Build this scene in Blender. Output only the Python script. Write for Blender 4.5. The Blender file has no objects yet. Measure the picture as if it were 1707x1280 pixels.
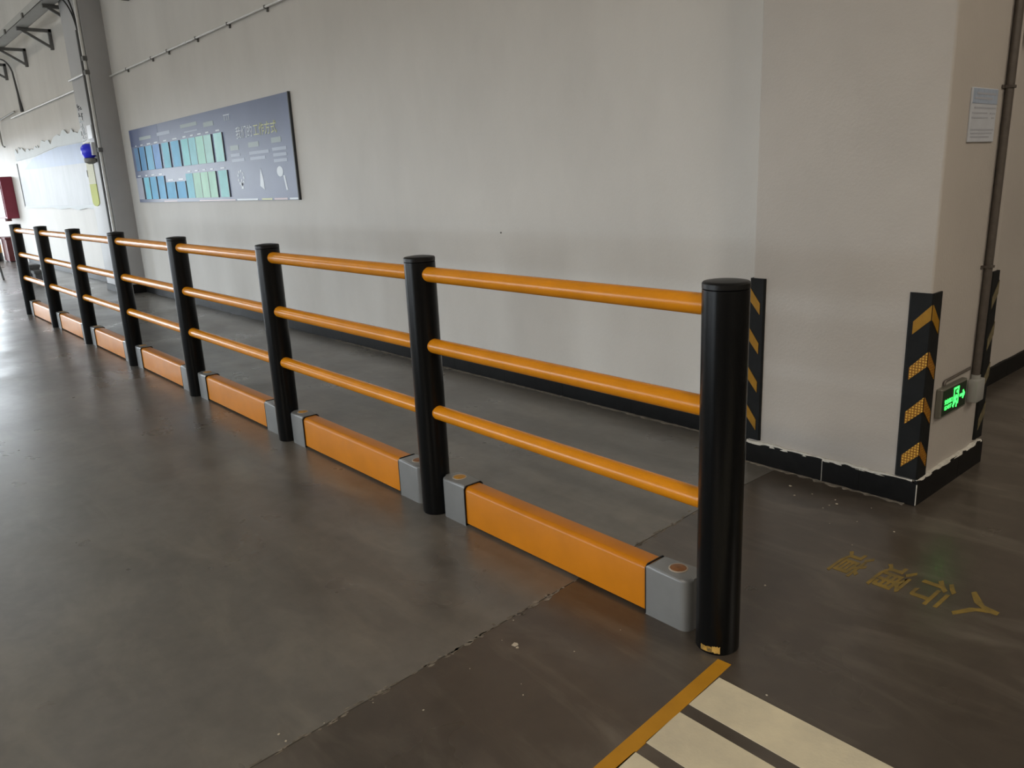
import bpy, bmesh, math, random
from mathutils import Vector, Matrix
random.seed(7)
SC = bpy.context.scene
COL = SC.collection
PI = math.pi

# ------------------------------------------------------------------ camera
cam_d = bpy.data.cameras.new('camera')
cam_d.sensor_fit = 'HORIZONTAL'; cam_d.sensor_width = 36.0
cam_d.lens = 1306.12 / 1707 * 36.0
cam_d.clip_start = 0.05; cam_d.clip_end = 200
cam = bpy.data.objects.new('camera', cam_d); COL.objects.link(cam)
cam.matrix_world = Matrix(((0.65587, -0.16488, 0.73665, 1.25927),
                           (0.75356, 0.20061, -0.62602, -1.86706),
                           (-0.04456, 0.9657, 0.25583, 1.44952),
                           (0, 0, 0, 1)))
SC.camera = cam

# ------------------------------------------------------------------ daylight outside the hall, entering by its open doors
SC.view_settings.view_transform = 'Standard'
SC.view_settings.look = 'None'
SC.view_settings.gamma = 1.0
SC.view_settings.use_curve_mapping = False
SC.view_settings.exposure = 0.62
W = bpy.data.worlds.new('World'); SC.world = W; W.use_nodes = True
wn = W.node_tree.nodes; wl = W.node_tree.links; wn.clear()
w_out = wn.new('ShaderNodeOutputWorld'); w_bg = wn.new('ShaderNodeBackground')
w_tc = wn.new('ShaderNodeTexCoord'); w_sep = wn.new('ShaderNodeSeparateXYZ'); w_rmp = wn.new('ShaderNodeValToRGB')
w_mr = wn.new('ShaderNodeMapRange'); w_mr.inputs[1].default_value = -1.0
wl.new(w_tc.outputs['Generated'], w_sep.inputs[0]); wl.new(w_sep.outputs['Z'], w_mr.inputs[0]); wl.new(w_mr.outputs[0], w_rmp.inputs[0])
w_rmp.color_ramp.elements[0].position = 0.495; w_rmp.color_ramp.elements[0].color = (0.25, 0.25, 0.24, 1)   # the yard outside
w_rmp.color_ramp.elements[1].position = 0.505; w_rmp.color_ramp.elements[1].color = (0.86, 0.94, 1.0, 1)    # bright overcast sky
e_ = w_rmp.color_ramp.elements.new(0.9); e_.color = (0.78, 0.88, 1.0, 1)
wl.new(w_rmp.outputs[0], w_bg.inputs[0]); wl.new(w_bg.outputs[0], w_out.inputs[0])
w_bg.inputs[1].default_value = 9.0

DOORS_END = [(-8.5, -4.5), (-3.5, 1.4)]               # openings in the far end wall, along y
DOORS_SIDE = [(-21.0, -16.5), (-14.5, -10.0), (-8.0, -3.5)]   # loading doors in the wall behind the camera, along x
DOOR_H = 2.8
XE, YS, XR, ZC, YP = -24.0, -12.0, 9.0, 6.3, 9.0


def portal(loc, rot, sx, sy):
    d = bpy.data.lights.new('door_daylight', 'AREA'); d.shape = 'RECTANGLE'; d.size = sx; d.size_y = sy
    d.cycles.is_portal = True
    o = bpy.data.objects.new('door_daylight', d); o.location = loc; o.rotation_euler = rot; COL.objects.link(o)


for a, b in DOORS_END:
    portal((XE - 0.05, (a + b) / 2, DOOR_H / 2), (0, -PI / 2, 0), DOOR_H, b - a)
for a, b in DOORS_SIDE:
    portal(((a + b) / 2, YS - 0.05, DOOR_H / 2), (PI / 2, 0, 0), b - a, DOOR_H)


# warm lamps under the hall roof, unseen; far-left and passage ones added as fill light
for lx, ly, lw in ((-17.0, -4.5, 90), (1.5, -8.0, 235), (7.0, -3.5, 165), (5.0, 3.5, 110)):
    d = bpy.data.lights.new('unseen_roof_lamp', 'AREA'); d.shape = 'RECTANGLE'; d.size = 2.4; d.size_y = 0.6
    d.energy = lw; d.color = (1.0, 0.89, 0.75)
    o = bpy.data.objects.new('unseen_roof_lamp', d); o.location = (lx, ly, 6.05); COL.objects.link(o)


# ------------------------------------------------------------------ materials
def mat(name, col, rough=0.5, metal=0.0, noise=0.0, nscale=6.0, col2=None, bump=0.0, bscale=60.0, spec=0.5,
        rough2=None, coat=0.0, emit=None, emit_s=0.0, stretch=None, coat_rough=0.1):
    m = bpy.data.materials.new(name); m.use_nodes = True
    nt = m.node_tree; b = nt.nodes['Principled BSDF']; L = nt.links
    b.inputs['Base Color'].default_value = (*col, 1); b.inputs['Roughness'].default_value = rough
    b.inputs['Metallic'].default_value = metal; b.inputs['Specular IOR Level'].default_value = spec
    b.inputs['Coat Weight'].default_value = coat; b.inputs['Coat Roughness'].default_value = coat_rough
    if emit:
        b.inputs['Emission Color'].default_value = (*emit, 1); b.inputs['Emission Strength'].default_value = emit_s
    if noise or rough2 is not None or bump:
        tc = nt.nodes.new('ShaderNodeNewGeometry')
        vec = tc.outputs['Position']
        if stretch:
            mp = nt.nodes.new('ShaderNodeMapping'); mp.inputs['Scale'].default_value = stretch
            L.new(vec, mp.inputs[0]); vec = mp.outputs[0]
        n = nt.nodes.new('ShaderNodeTexNoise'); n.inputs['Scale'].default_value = nscale
        n.inputs['Detail'].default_value = 6; n.inputs['Roughness'].default_value = 0.6
        L.new(vec, n.inputs[0])
        if noise:
            c2 = col2 or tuple(c * (1 - noise) for c in col)
            r = nt.nodes.new('ShaderNodeValToRGB')
            r.color_ramp.elements[0].position = 0.35; r.color_ramp.elements[0].color = (*c2, 1)
            r.color_ramp.elements[1].position = 0.65; r.color_ramp.elements[1].color = (*col, 1)
            L.new(n.outputs[0], r.inputs[0]); L.new(r.outputs[0], b.inputs['Base Color'])
        if rough2 is not None:
            mr = nt.nodes.new('ShaderNodeMapRange')
            mr.inputs[1].default_value = 0.3; mr.inputs[2].default_value = 0.7
            mr.inputs[3].default_value = rough; mr.inputs[4].default_value = rough2
            L.new(n.outputs[0], mr.inputs[0]); L.new(mr.outputs[0], b.inputs['Roughness'])
        if bump:
            n2 = nt.nodes.new('ShaderNodeTexNoise'); n2.inputs['Scale'].default_value = bscale
            n2.inputs['Detail'].default_value = 4; L.new(vec, n2.inputs[0])
            bp = nt.nodes.new('ShaderNodeBump'); bp.inputs['Strength'].default_value = bump
            bp.inputs['Distance'].default_value = 0.01
            L.new(n2.outputs[0], bp.inputs['Height']); L.new(bp.outputs[0], b.inputs['Normal'])
    return m


def floor_mat(name, ca, cb):
    """polished concrete: cloudy patches, fine mottling, thin pale scuffs"""
    m = bpy.data.materials.new(name); m.use_nodes = True
    nt = m.node_tree; b = nt.nodes['Principled BSDF']; L = nt.links
    g = nt.nodes.new('ShaderNodeNewGeometry')

    def noise(scale, detail, dist=0.0, stretch=None):
        v = g.outputs['Position']
        if stretch:
            mp = nt.nodes.new('ShaderNodeMapping'); mp.inputs['Scale'].default_value = stretch
            mp.inputs['Rotation'].default_value = (0, 0, 0.5); L.new(v, mp.inputs[0]); v = mp.outputs[0]
        n = nt.nodes.new('ShaderNodeTexNoise'); n.inputs['Scale'].default_value = scale
        n.inputs['Detail'].default_value = detail; n.inputs['Roughness'].default_value = 0.62
        n.inputs['Distortion'].default_value = dist
        L.new(v, n.inputs[0]); return n.outputs[0]

    def ramp(src, p0, c0, p1, c1):
        r = nt.nodes.new('ShaderNodeValToRGB')
        r.color_ramp.elements[0].position = p0; r.color_ramp.elements[0].color = (*c0, 1)
        r.color_ramp.elements[1].position = p1; r.color_ramp.elements[1].color = (*c1, 1)
        L.new(src, r.inputs[0]); return r.outputs[0]

    def mix(f, a, c, mode='MIX'):
        x = nt.nodes.new('ShaderNodeMix'); x.data_type = 'RGBA'; x.blend_type = mode
        if isinstance(f, float): x.inputs[0].default_value = f
        else: L.new(f, x.inputs[0])
        L.new(a, x.inputs[6]); L.new(c, x.inputs[7]) if not isinstance(c, tuple) else None
        if isinstance(c, tuple): x.inputs[7].default_value = (*c, 1)
        return x.outputs[2]
    base = ramp(noise(0.9, 5, 0.3), 0.28, cb, 0.72, ca)
    fine = ramp(noise(14, 6), 0.3, (0.78, 0.78, 0.78), 0.7, (1.1, 1.1, 1.1))
    c = mix(0.75, base, fine, 'MULTIPLY')
    sc = ramp(noise(1.6, 5, 0.8, (1.0, 3.2, 1.0)), 0.48, (0, 0, 0), 0.80, (0.30, 0.30, 0.30))
    c = mix(sc, c, (0.30, 0.27, 0.22))
    L.new(c, b.inputs['Base Color'])
    mr = nt.nodes.new('ShaderNodeMapRange'); L.new(noise(1.4, 4, 0.3), mr.inputs[0])
    mr.inputs[1].default_value = 0.3; mr.inputs[2].default_value = 0.7
    mr.inputs[3].default_value = FLOOR_R0; mr.inputs[4].default_value = FLOOR_R1
    L.new(mr.outputs[0], b.inputs['Roughness'])
    b.inputs['Specular IOR Level'].default_value = 0.85
    return m


FLOOR_R0, FLOOR_R1 = 0.24, 0.40
M = {}
M['floor_a'] = floor_mat('floor_concrete', (0.158, 0.147, 0.130), (0.104, 0.096, 0.084))
M['floor_b'] = floor_mat('floor_concrete_dark', (0.080, 0.065, 0.050), (0.054, 0.043, 0.034))
M['joint'] = mat('joint_filler', (0.13, 0.115, 0.095), 0.8)  # lightened to paint the lit edge of the slab
M['joint_dust_and_lit_edge'] = mat('joint_dust_and_lit_edge', (0.24, 0.21, 0.17), 0.9, noise=0.5, nscale=30)
M['wall'] = mat('wall_paint', (0.60, 0.58, 0.545), 0.55, noise=0.10, nscale=1.2, bump=0.12, bscale=90, stretch=(1, 1, 0.5), spec=0.35)
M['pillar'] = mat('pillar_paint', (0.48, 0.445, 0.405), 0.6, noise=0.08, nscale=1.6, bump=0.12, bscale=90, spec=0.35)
M['column'] = mat('column_paint', (0.44, 0.44, 0.445), 0.5, noise=0.06, nscale=2, bump=0.1, bscale=90, spec=0.35)
M['ceiling'] = mat('ceiling_paint', (0.88, 0.88, 0.83), 0.8, noise=0.05, nscale=1)
M['plaster'] = mat('plaster_edge', (0.62, 0.60, 0.54), 0.85, noise=0.25, nscale=40)
M['dust'] = mat('floor_dust', (0.22, 0.195, 0.16), 0.9, noise=0.5, nscale=25)
M['base'] = mat('black_tile', (0.008, 0.008, 0.008), 0.5, noise=0.4, nscale=20, spec=0.15)
M['grout'] = mat('white_grout', (0.6, 0.6, 0.56), 0.8, noise=0.2, nscale=50)
M['post'] = mat('black_polymer', (0.0035, 0.004, 0.0045), 0.28, spec=0.22, bump=0.03, bscale=300)
M['cap'] = mat('black_cap', (0.005, 0.005, 0.0055), 0.38, spec=0.3, bump=0.05, bscale=300)
M['rail'] = mat('yellow_polymer', (0.68, 0.25, 0.007), 0.25, spec=0.32, noise=0.12, nscale=7, bump=0.02, bscale=200)
M['beam'] = mat('orange_polymer', (0.55, 0.188, 0.005), 0.34, spec=0.25, noise=0.12, nscale=5, bump=0.02, bscale=200)
M['grey'] = mat('grey_polymer', (0.175, 0.18, 0.18), 0.33, noise=0.08, nscale=12, bump=0.03, bscale=250)
M['plug_y'] = mat('yellow_plug', (0.50, 0.24, 0.02), 0.5, noise=0.3, nscale=60)
M['plug_b'] = mat('brown_plug', (0.26, 0.10, 0.025), 0.5, noise=0.4, nscale=60)
M['ring'] = mat('plug_ring', (0.36, 0.30, 0.24), 0.5)
M['sticker'] = mat('worn_sticker', (0.50, 0.27, 0.03), 0.6, noise=0.7, nscale=70, col2=(0.10, 0.07, 0.02))
M['sticker_p'] = mat('pale_sticker', (0.62, 0.38, 0.09), 0.6, noise=0.2, nscale=70)
M['rubber'] = mat('black_rubber', (0.008, 0.009, 0.009), 0.6, spec=0.2, noise=0.3, nscale=30, bump=0.1, bscale=200)
M['reflect'] = mat('yellow_reflector', (0.33, 0.165, 0.009), 0.55, spec=0.25, noise=0.15, nscale=30)
M['reflect_d'] = mat('worn_reflector', (0.17, 0.14, 0.07), 0.6, noise=0.5, nscale=30)
M['metal'] = mat('galvanised_pipe', (0.56, 0.55, 0.53), 0.38, metal=0.6, noise=0.1, nscale=40)
M['pipe'] = mat('white_pipe', (0.72, 0.72, 0.70), 0.4, noise=0.08, nscale=20)
M['conduit'] = mat('brown_conduit', (0.095, 0.08, 0.068), 0.38, metal=0.2, noise=0.2, nscale=30)
M['darkpipe'] = mat('dark_conduit', (0.07, 0.07, 0.07), 0.5)
M['steel'] = mat('grey_steel', (0.16, 0.16, 0.155), 0.6, noise=0.2, nscale=10)
M['tray'] = mat('tray_steel', (0.42, 0.42, 0.40), 0.5, noise=0.1, nscale=5)
M['box'] = mat('dark_enclosure', (0.045, 0.038, 0.03), 0.5, noise=0.2, nscale=10)
M['grey_box'] = mat('grey_box', (0.28, 0.28, 0.26), 0.5)
M['white'] = mat('white_sheet', (0.75, 0.77, 0.80), 0.35)
M['sheet'] = mat('notice_paper', (0.50, 0.53, 0.58), 0.4, noise=0.08, nscale=15)
M['sheet_head'] = mat('notice_header', (0.34, 0.41, 0.52), 0.4, noise=0.15, nscale=40)
M['sheet_ink'] = mat('notice_ink', (0.36, 0.38, 0.43), 0.5)
M['cord'] = mat('black_cable', (0.02, 0.02, 0.02), 0.6)
M['sign_body'] = mat('sign_metal', (0.20, 0.195, 0.16), 0.35, metal=0.5)
M['sign_face'] = mat('sign_face', (0.005, 0.022, 0.008), 0.25)
M['sign_lit'] = mat('sign_lit', (0.05, 0.9, 0.15), 0.5, emit=(0.06, 1.0, 0.13), emit_s=1.3)
M['poster'] = mat('poster_blue', (0.135, 0.17, 0.29), 0.38, noise=0.2, nscale=0.9, spec=0.35)
M['poster_dark'] = mat('poster_low_glare', (0.055, 0.085, 0.21), 0.38, noise=0.2, nscale=1.5, spec=0.35)
M['edge'] = mat('poster_edge', (0.03, 0.035, 0.04), 0.5)
M['ink_w'] = mat('print_white', (0.62, 0.68, 0.74), 0.4)
M['ink_s'] = mat('print_pale', (0.28, 0.33, 0.44), 0.4)
M['ink_y'] = mat('print_yellow', (0.52, 0.55, 0.24), 0.4)
M['ink_g'] = mat('print_green', (0.24, 0.30, 0.31), 0.4)
M['ink_p'] = mat('print_pink', (0.55, 0.42, 0.45), 0.4)
M['film'] = mat('poster_glare_white', (0.42, 0.44, 0.465), 0.45, noise=0.16, nscale=3, bump=0.25, bscale=7, stretch=(1, 1, 0.35), spec=0.12)
M['film_blue'] = mat('pale_blue_film', (0.30, 0.38, 0.56), 0.45, noise=0.12, nscale=3, bump=0.15, bscale=7, stretch=(1, 1, 0.35), spec=0.12)
M['glare_print'] = mat('white_glare_and_print', (0.76, 0.81, 0.84), 0.6, spec=0.1, noise=0.05, nscale=3)  # white of the modelled bloom, also used for column characters
M['red'] = mat('red_enamel', (0.24, 0.028, 0.055), 0.4, noise=0.1, nscale=4)
M['red_d'] = mat('dark_red_enamel', (0.11, 0.02, 0.022), 0.45, noise=0.2, nscale=6)
M['yel_p'] = mat('yellow_paint', (0.75, 0.33, 0.02), 0.5, noise=0.12, nscale=6)
M['blk_p'] = mat('black_paint', (0.03, 0.03, 0.032), 0.5, noise=0.2, nscale=6)
M['blue'] = mat('blue_plastic', (0.04, 0.05, 1.0), 0.3)
M['conc'] = mat('grey_block', (0.10, 0.10, 0.10), 0.8, noise=0.3, nscale=14, bump=0.3, bscale=40)
M['line_y'] = mat('yellow_line', (0.50, 0.235, 0.010), 0.55, noise=0.14, nscale=9, bump=0.05, bscale=120)
M['line_w'] = mat('white_line', (0.70, 0.63, 0.455), 0.6, noise=0.3, nscale=4, col2=(0.54, 0.49, 0.37), bump=0.05, bscale=120)
M['faded'] = mat('faded_yellow', (0.25, 0.165, 0.028), 0.6, noise=0.45, nscale=18, col2=(0.14, 0.10, 0.03))
M['fleck'] = mat('paint_fleck', (0.5, 0.45, 0.36), 0.8)
M['lime'] = mat('lime_print', (0.58, 0.63, 0.17), 0.6, spec=0.1)
M['cream'] = mat('cream_print', (0.75, 0.75, 0.58), 0.6, spec=0.1)
M['char'] = mat('dark_print', (0.06, 0.065, 0.07), 0.5)


# reflective cells on the chevrons: a fine diamond grid of orange beads
def bead_mat():
    m = bpy.data.materials.new('beaded_reflector'); m.use_nodes = True
    nt = m.node_tree; b = nt.nodes['Principled BSDF']; L = nt.links
    g = nt.nodes.new('ShaderNodeNewGeometry')
    v = nt.nodes.new('ShaderNodeTexVoronoi'); v.inputs['Scale'].default_value = 85; v.inputs['Randomness'].default_value = 0.15
    L.new(g.outputs['Position'], v.inputs['Vector'])
    r = nt.nodes.new('ShaderNodeValToRGB')
    r.color_ramp.elements[0].position = 0.2; r.color_ramp.elements[0].color = (0.72, 0.42, 0.06, 1)
    r.color_ramp.elements[1].position = 0.42; r.color_ramp.elements[1].color = (0.24, 0.095, 0.006, 1)
    L.new(v.outputs['Distance'], r.inputs[0]); L.new(r.outputs[0], b.inputs['Base Color'])
    b.inputs['Roughness'].default_value = 0.5; b.inputs['Specular IOR Level'].default_value = 0.25
    return m


M['bead'] = bead_mat()


# ------------------------------------------------------------------ mesh helpers
def obj(name, bm, m, parent=None, smooth=None, mats=None):
    me = bpy.data.meshes.new(name)
    bmesh.ops.recalc_face_normals(bm, faces=bm.faces[:])
    bm.to_mesh(me); bm.free()
    for x in (mats or [m]):
        me.materials.append(x)
    if smooth:
        me.shade_smooth(); me.set_sharp_from_angle(angle=math.radians(smooth))
    o = bpy.data.objects.new(name, me); COL.objects.link(o)
    if parent is not None:
        o.parent = parent
        o.matrix_parent_inverse = Matrix.Translation(-W_LOC(parent))
    return o


def W_LOC(o):
    """world position of an object built here (translations only)"""
    p = Vector(o.location)
    if o.parent is not None and not o.get('_built_world'):
        pass
    return p


def tag(o, label=None, cat=None, group=None, kind=None):
    if label: o['label'] = label
    if cat: o['category'] = cat
    if group: o['group'] = group
    if kind: o['kind'] = kind
    return o


def empty(name, loc, label=None, cat=None, group=None, kind=None):
    o = bpy.data.objects.new(name, None); COL.objects.link(o); o.location = loc
    o.empty_display_size = 0.1
    return tag(o, label, cat, group, kind)


def BM(): return bmesh.new()


def box(bm, x0, x1, y0, y1, z0, z1, bev=0.0, seg=2, mi=0):
    vs = [bm.verts.new(p) for p in ((x0, y0, z0), (x1, y0, z0), (x1, y1, z0), (x0, y1, z0),
                                    (x0, y0, z1), (x1, y0, z1), (x1, y1, z1), (x0, y1, z1))]
    fs = [bm.faces.new([vs[i] for i in f]) for f in ((3, 2, 1, 0), (4, 5, 6, 7), (0, 1, 5, 4), (1, 2, 6, 5), (2, 3, 7, 6), (3, 0, 4, 7))]
    for f in fs: f.material_index = mi
    if bev:
        es = list({e for f in fs for e in f.edges})
        bmesh.ops.bevel(bm, geom=es, offset=bev, segments=seg, affect='EDGES', profile=0.5)


def prism(bm, pts, axis, a, b, bev=0.0, seg=2):
    """extrude a polygon of 2-D points between a and b along axis ('x': pts are (y,z); 'y': (x,z); 'z': (x,y))"""
    def P(p, t):
        return {'x': (t, p[0], p[1]), 'y': (p[0], t, p[1]), 'z': (p[0], p[1], t)}[axis]
    A = [bm.verts.new(P(p, a)) for p in pts]; B = [bm.verts.new(P(p, b)) for p in pts]
    n = len(pts)
    fa = bm.faces.new(A[::-1]); fb = bm.faces.new(B)
    for i in range(n):
        bm.faces.new((A[i], A[(i + 1) % n], B[(i + 1) % n], B[i]))
    if bev:
        bmesh.ops.bevel(bm, geom=list(fb.edges), offset=bev, segments=seg, affect='EDGES', profile=0.5)
    return fa, fb


def ring_pts(cx, cy, r, n=32):
    return [(cx + r * math.cos(2 * PI * i / n), cy + r * math.sin(2 * PI * i / n)) for i in range(n)]


def round_rect(x0, x1, y0, y1, r, n=5, corners=(1, 1, 1, 1)):
    out = []
    for k, (cx, cy, px, py) in enumerate(((x1 - r, y1 - r, x1, y1), (x0 + r, y1 - r, x0, y1), (x0 + r, y0 + r, x0, y0), (x1 - r, y0 + r, x1, y0))):
        if corners[k]:
            for i in range(n + 1):
                a = k * PI / 2 + i / n * PI / 2
                out.append((cx + r * math.cos(a), cy + r * math.sin(a)))
        else:
            out.append((px, py))
    return out


def lathe(bm, prof, cx, cy, n=32):
    """prof: (r, z) from bottom to top, axis vertical"""
    rows = []
    for r, z in prof:
        if r < 1e-6: rows.append([bm.verts.new((cx, cy, z))])
        else: rows.append([bm.verts.new((cx + r * math.cos(2 * PI * i / n), cy + r * math.sin(2 * PI * i / n), z)) for i in range(n)])
    for a, b in zip(rows, rows[1:]):
        for i in range(n):
            j = (i + 1) % n
            if len(a) == 1 and len(b) == 1: continue
            if len(a) == 1: bm.faces.new((a[0], b[i], b[j]))
            elif len(b) == 1: bm.faces.new((a[i], a[j], b[0]))
            else: bm.faces.new((a[i], a[j], b[j], b[i]))
    if len(rows[0]) > 1: bm.faces.new(rows[0][::-1])
    if len(rows[-1]) > 1: bm.faces.new(rows[-1])


def tube(bm, pts, r, n=12, closed_ends=True):
    """round tube along a polyline"""
    pts = [Vector(p) for p in pts]; rings = []
    up = None
    for i, p in enumerate(pts):
        d = ((pts[i + 1] - p) if i + 1 < len(pts) else (p - pts[i - 1])).normalized()
        if 0 < i < len(pts) - 1: d = ((pts[i + 1] - p).normalized() + (p - pts[i - 1]).normalized()).normalized()
        if up is None: up = d.orthogonal().normalized()
        up = (up - d * up.dot(d)).normalized(); s = d.cross(up)
        rr = r[i] if isinstance(r, (list, tuple)) else r
        rings.append([bm.verts.new(p + up * rr * math.cos(2 * PI * k / n) + s * rr * math.sin(2 * PI * k / n)) for k in range(n)])
    for a, b in zip(rings, rings[1:]):
        for k in range(n): bm.faces.new((a[k], a[(k + 1) % n], b[(k + 1) % n], b[k]))
    if closed_ends:
        bm.faces.new(rings[0][::-1]); bm.faces.new(rings[-1])


def arc(p0, p1, p2, n=8):
    p0, p1, p2 = Vector(p0), Vector(p1), Vector(p2)
    return [p0 * (1 - t) ** 2 + p1 * 2 * t * (1 - t) + p2 * t * t for t in [i / n for i in range(n + 1)]]


_dg = []


def glyph_bm(body, fn, ext=0.02, bold=0.0):
    """lettering from the built-in font, normalised to 0..1 in u and v, mapped by fn(u, v, w)"""
    c = bpy.data.curves.new('lettering', 'FONT'); c.body = body; c.extrude = ext; c.offset = bold; c.resolution_u = 2
    o = bpy.data.objects.new('lettering', c); COL.objects.link(o)
    bpy.context.view_layer.update()
    dg = bpy.context.evaluated_depsgraph_get()
    me = bpy.data.meshes.new_from_object(o.evaluated_get(dg))
    bpy.data.objects.remove(o); bpy.data.curves.remove(c)
    xs = [v.co.x for v in me.vertices]; ys = [v.co.y for v in me.vertices]
    x0, x1, y0, y1 = min(xs), max(xs), min(ys), max(ys)
    bm = BM(); bm.from_mesh(me); bpy.data.meshes.remove(me)
    for v in bm.verts:
        v.co = Vector(fn((v.co.x - x0) / (x1 - x0), (v.co.y - y0) / (y1 - y0), (v.co.z + ext) / (2 * ext)))
    return bm


# ------------------------------------------------------------------ the hall: floor, walls, ceiling
YW = 1.70                                   # face of the long wall
PX0, PX1, PY0, PY1 = -0.835, -0.015, 1.46, 2.17   # painted pillar
JX = lambda y: -0.598 - 0.062 * y if y < 1.0 else -0.66     # saw joint across the floor

fl = empty('floor', (0, 0, 0), kind='structure')
ys_ = [YS - 4, -3, -1.5, -0.5, 0, 0.5, 1.0, YP]
bm = BM(); prism(bm, [(XE - 8, YS - 4)] + [(JX(y) - 0.0025, y) for y in ys_] + [(XE - 8, YP)], 'z', -0.12, 0)
obj('floor_slab', bm, M['floor_a'], fl)
bm = BM(); prism(bm, [(XR, YP), (XR, YS - 4)][::-1] + [(JX(y) + 0.0025, y) for y in ys_[::-1]], 'z', -0.12, 0)
obj('floor_slab', bm, M['floor_b'], fl)
bm = BM(); prism(bm, [(JX(y) - 0.0025, y) for y in ys_] + [(JX(y) + 0.0025, y) for y in ys_[::-1]], 'z', -0.06, -0.005)
obj('joint_filler', bm, M['joint'], fl)
# pale crumbs of mortar along the joint; extra ones paint its lit edge
bm = BM()
for i in range(150):
    y = random.uniform(-1.5, 0.9)
    w = random.uniform(0.004, 0.012) * (1.6 if -0.75 < y < -0.05 else 0.7)
    x = JX(y) + random.gauss(0, 0.007); l = random.uniform(0.01, 0.05)
    k = random.randint(5, 7)
    pts = [(x + w * 0.6 * math.cos(2 * PI * j / k) * random.uniform(0.5, 1), y + l * 0.5 * math.sin(2 * PI * j / k) * random.uniform(0.6, 1)) for j in range(k)]
    prism(bm, pts, 'z', -0.0008, 0.0012)
o = obj('joint_crumbs_and_lit_edge', bm, M['joint_dust_and_lit_edge'], fl); o['kind'] = 'stuff'

bm = BM(); box(bm, XE, PX0 + 0.1, YW, YW + 0.3, 0, ZC)
obj('wall_back', bm, M['wall']).update_tag(); tag(bpy.data.objects['wall_back'], kind='structure')
bm = BM(); box(bm, PX0, PX1, PY0, PY1, 0, ZC, 0.012, 3)
tag(obj('wall_pillar', bm, M['pillar'], smooth=40), kind='structure')
bm = BM(); box(bm, -0.77, -0.47, PY1 - 0.05, YP, 0, ZC)
tag(obj('wall_right', bm, M['pillar']), kind='structure')
bm = BM(); box(bm, -12.42, -11.40, 1.41, YW + 0.05, 0, ZC, 0.01, 2)
tag(obj('wall_column', bm, M['column'], smooth=40), kind='structure')
bm = BM(); box(bm, -0.77, XR, YP, YP + 0.3, 0, ZC)
tag(obj('wall_passage', bm, M['pillar']), kind='structure')


def wall_with_doors(name, axis, pos, thick, a0, a1, doors):
    bm = BM()
    cur = a0
    for (p, q) in sorted(doors) + [(a1, a1)]:
        for lo, hi, z0, z1 in ((cur, p, 0, ZC), (p, q, DOOR_H, ZC)):
            if hi - lo > 1e-4:
                if axis == 'y': box(bm, pos - thick, pos, lo, hi, z0, z1)
                else: box(bm, lo, hi, pos - thick, pos, z0, z1)
        cur = q
    tag(obj(name, bm, M['wall']), kind='structure')


wall_with_doors('wall_end', 'y', XE, 0.3, YS, YW + 0.3, DOORS_END)
bm = BM(); box(bm, XR, XR + 0.3, YS, YP + 0.3, 0, ZC)
tag(obj('wall_side', bm, M['pillar']), kind='structure')
wall_with_doors('wall_front', 'x', YS, 0.3, XE, XR, DOORS_SIDE)
bm = BM(); box(bm, XE - 0.3, XR + 0.3, YS - 0.3, YP + 0.3, ZC, ZC + 0.2)
tag(obj('ceiling', bm, M['ceiling']), kind='structure')


# ------------------------------------------------------------------ black tile skirting
def tile_bm(p, q, n, h0, h1, jag=0.004):
    """one skirting tile between floor points p and q (left to right seen from the room), thickness along n"""
    bm = BM(); p = Vector(p); q = Vector(q); n = Vector(n); k = 5
    def row(off, jit):
        bot = [p.lerp(q, i / k) + n * off for i in range(k + 1)]
        top = [b + Vector((0, 0, (h0 + (h1 - h0) * i / k) + (random.uniform(-jag, jag) if jit else 0))) for i, b in enumerate(bot)]
        return [bm.verts.new(v) for v in bot], [bm.verts.new(v) for v in top]
    fb, ft = row(0.014, True); bb, bt = row(0.0, False)
    for i in range(k + 1): bt[i].co.z = ft[i].co.z + 0.002
    for i in range(k):
        bm.faces.new((fb[i], fb[i + 1], ft[i + 1], ft[i])); bm.faces.new((ft[i], ft[i + 1], bt[i + 1], bt[i]))
        bm.faces.new((bb[i + 1], bb[i], bt[i], bt[i + 1])); bm.faces.new((bb[i], bb[i + 1], fb[i + 1], fb[i]))
    bm.faces.new((fb[0], ft[0], bt[0], bb[0])); bm.faces.new((fb[k], bb[k], bt[k], ft[k]))
    return bm


def skirting(name, p, q, n, lens, h, gap=0.003, jag=0.003):
    root = empty(name, p, kind='structure')
    p = Vector(p); q = Vector(q); d = (q - p); L = d.length; d.normalize(); t = 0
    for l in lens:
        e = min(t + l, L)
        obj('tile', tile_bm(p + d * (t + gap / 2), p + d * (e - gap / 2), n, h, h, jag), M['base'], root)
        if e < L - 1e-3 and gap > 0.002:
            bm = BM(); c = p + d * e; nn = Vector(n)
            a = c - d * gap / 2; b = c + d * gap / 2
            vs = [bm.verts.new(v + Vector((0, 0, z))) for z in (0.001, h - 0.003) for v in (a, b, b + nn * 0.0125, a + nn * 0.0125)]
            for f in ((0, 1, 2, 3), (4, 5, 6, 7), (0, 1, 5, 4), (1, 2, 6, 5), (2, 3, 7, 6), (3, 0, 4, 7)): bm.faces.new([vs[i] for i in f])
            obj('grout', bm, M['grout'] if name == 'baseboard_pillar' and e < 0.5 else M['base'], root)
        t = e
        if t >= L - 1e-3: break
    return root


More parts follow.
